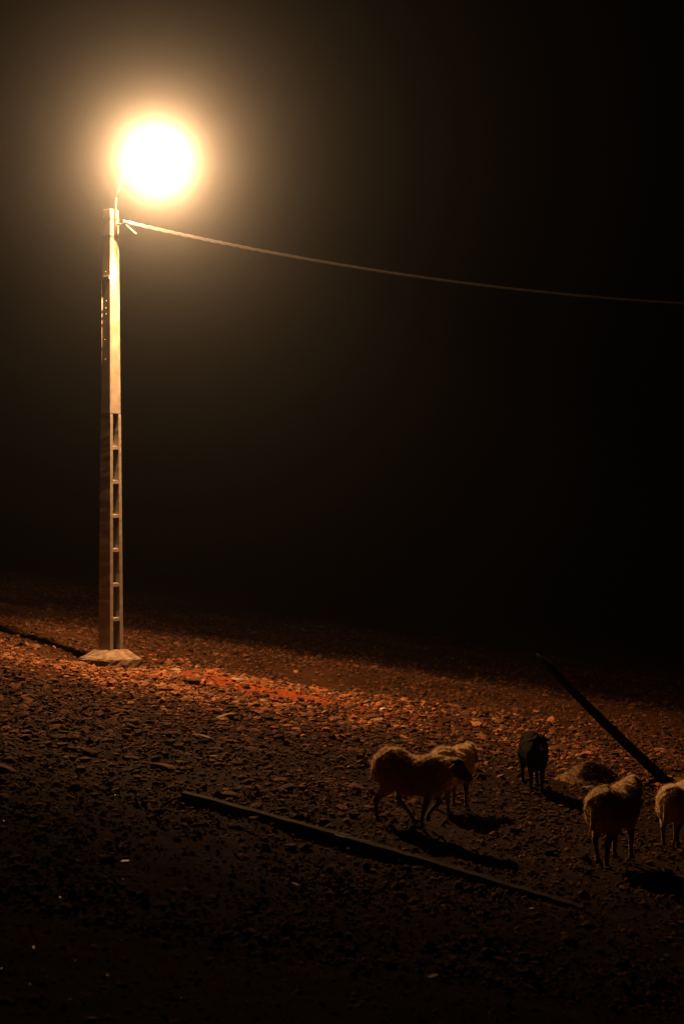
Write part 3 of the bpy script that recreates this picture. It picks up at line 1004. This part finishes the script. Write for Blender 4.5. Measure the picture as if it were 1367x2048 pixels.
SPECIAL = [
    (446, 1437, 0.24, (1.0, 0.5, 0.35), 'pale_stone', 'long flat pale stone lying below the red bank'),
    (502, 1464, 0.16, (1.0, 0.6, 0.4), 'stone', 'flat brownish slab right of and below the long pale stone'),
    (405, 1476, 0.13, (1.0, 0.6, 0.5), 'pale_stone', 'small squarish pale stone below the long pale stone'),
    (326, 1538, 0.14, (1.1, 0.8, 0.6), 'stone', 'rounded dull stone behind the left end of the fallen beam'),
    (2, 1540, 0.15, (1.1, 0.8, 0.6), 'stone', 'big dark stone at the left edge of the picture'),
    (418, 1517, 0.11, (1.0, 0.7, 0.5), 'pale_stone', 'small pale stone above the end of the fallen beam'),
    (386, 1365, 0.17, (1.0, 0.8, 0.9), 'stone', 'dark angular block standing on the red bank'),
    (476, 1363, 0.14, (1.0, 0.8, 0.7), 'pale_stone', 'bright pale stone at the top of the red bank'),
    (352, 1343, 0.12, (1.0, 0.8, 0.7), 'pale_stone', 'bright pale stone between the pole footing and the red bank'),
    (748, 1443, 0.17, (1.2, 0.6, 0.5), 'pale_stone', 'curved pale stone above the back of the large sheep'),
    (765, 1420, 0.08, (1.0, 0.8, 0.7), 'litter', 'tiny white stone out on the slope beyond the large sheep'),
    (1318, 1499, 0.10, (1.3, 0.6, 0.5), 'pale_stone', 'pale stone on the slope right of the leaning post'),
    (1178, 1577, 0.09, (1.2, 0.7, 0.7), 'pale_stone', 'small bright stone in front of the straw heap'),
    (1265, 1748, 0.06, (1.0, 0.8, 0.7), 'pale_stone', 'small pale stone near the front feet of the sheep below the post'),
]
for (sx, sy, s, sq, mt, lb) in SPECIAL:
    q = on_ground(sx, sy)
    stone(q.x, q.y, s, lb, None, None, M[mt], sq, random.uniform(-0.25, 0.25))

# ------------------------------------------------------------------ dry grass and straw bits
x, y = scatter(9000, 6.8, 40.0, 1.2)
D = rng.normal(0, 1, (len(x), 3)); D[:, 2] = np.abs(D[:, 2]) * rng.choice([0.08, 0.5], len(x), p=[0.7, 0.3])
D /= np.linalg.norm(D, axis=1)[:, None]
Pp = np.stack([x, y, ground_h(x, y) + 0.012], -1)
v, f = blades(Pp, D, rng.uniform(0.03, 0.11, len(x)), rng.uniform(0.0012, 0.003, len(x)) * (0.7 + 0.6 * smooth(10, 24, y)))
g = link('dry_grass', mesh_np('dry_grass', v, f), M['straw'])
tag(g, 'dry grass blades and straw strewn over the stony ground', 'grass', kind='stuff')

# ------------------------------------------------------------------ litter that glints
def shard(sx, sy, w, l, label, mat='glass', glint=True, name='glass_shard', cat='shard', group=None):
    q = on_ground(sx, sy)
    q = q + Vector((0, 0, 0.022))
    if glint:
        k_ = 0.45 if group else 0.65; w *= k_; l *= k_
    bm = bmesh.new()
    nn = 6
    top = []; bot = []
    for k in range(nn):
        a_ = 2 * math.pi * k / nn + random.uniform(-0.3, 0.3)
        rr = random.uniform(0.7, 1.1)
        top.append(bm.verts.new((rr * l * math.cos(a_), rr * w * math.sin(a_), 0.003)))
        bot.append(bm.verts.new((rr * l * math.cos(a_), rr * w * math.sin(a_), -0.004)))
    bm.faces.new(top); bm.faces.new(bot[::-1])
    for k in range(nn):
        bm.faces.new((bot[k], bot[(k + 1) % nn], top[(k + 1) % nn], top[k]))
    o = link(name, bm_mesh(name, bm), M[mat])
    o.location = q
    if glint:
        h = ((LP + Vector((0, 0, -0.14)) - q).normalized() + (Vector((0, 0, EYE)) - q).normalized()).normalized()
        o.rotation_mode = 'QUATERNION'
        o.rotation_quaternion = h.to_track_quat('Z', 'Y')
    else:
        o.rotation_euler = (random.uniform(-0.3, 0.3), random.uniform(-0.3, 0.3), random.uniform(-0.4, 0.4))
        o.location.z -= 0.012
    tag(o, label, cat, group)
    return o
SH = 'tiny glinting shard on the dark foreground ground'
for (sx, sy, w, l, lb) in [
    (120, 1802, 0.006, 0.007, 'bright glinting shard alone in the dark left foreground'),
    (68, 1903, 0.005, 0.014, 'elongated white glinting shard near the lower left'),
    (8, 1648, 0.005, 0.006, 'small glint at the left edge above the foreground shards'),
    (92, 1962, 0.005, 0.006, SH), (60, 1978, 0.005, 0.008, SH), (215, 1960, 0.004, 0.008, SH), (2, 1946, 0.004, 0.006, SH),
    (150, 1929, 0.003, 0.004, SH), (585, 1995, 0.003, 0.005, SH), (230, 1594, 0.005, 0.006, SH), (246, 1765, 0.003, 0.004, SH),
    (408, 1519, 0.007, 0.01, 'white glint beside the small pale stones left of the sheep'), (697, 1537, 0.006, 0.01, 'white glint just left of the large walking sheep'),
    (140, 2008, 0.003, 0.004, SH), (363, 2005, 0.003, 0.005, SH)]:
    shard(sx, sy, w, l, lb, group='glinting shards in the foreground' if lb == SH else None)
for (sx, sy, w, l, lb) in [
    (595, 1773, 0.02, 0.06, 'pale torn scrap lying below the fallen beam'),
    (745, 1640, 0.0, 0.0, None),
    (250, 1725, 0.015, 0.045, 'brownish scrap in the dark left of the fallen beam'),
    (1062, 1820, 0.012, 0.03, 'small pale scrap near the right end of the fallen beam'),
    (185, 2040, 0.012, 0.035, 'pale scrap at the bottom edge of the picture'),
    (862, 1956, 0.02, 0.06, 'reddish brown scrap in the dark near the bottom')]:
    if lb:
        shard(sx, sy, w, l, lb, 'litter', False, 'scrap', 'scrap')

# ------------------------------------------------------------------ night haze
m = bpy.data.materials.new('night_haze'); m.use_nodes = True
nt = m.node_tree; nt.nodes.clear()
out = nt.nodes.new('ShaderNodeOutputMaterial')
pv = nt.nodes.new('ShaderNodeVolumePrincipled')
pv.inputs['Color'].default_value = (0.84, 0.92, 1.0, 1)
pv.inputs['Density'].default_value = HAZE_DENSITY
pv.inputs['Anisotropy'].default_value = HAZE_G
nt.links.new(pv.outputs[0], out.inputs['Volume'])
zlo = float(Z.min()) - 1.0; zhi = max(float(Z.max()), LP.z) + 1.5
bm = bmesh.new()
bmesh.ops.create_cube(bm, size=1.0, matrix=Matrix.Translation((0, 60, (zlo + zhi) / 2)) @ Matrix.Diagonal((224, 204, zhi - zlo, 1)))
hz = link('haze', bm_mesh('haze', bm), m)
tag(hz, 'thin night haze glowing around the street lamp', 'haze', kind='stuff')
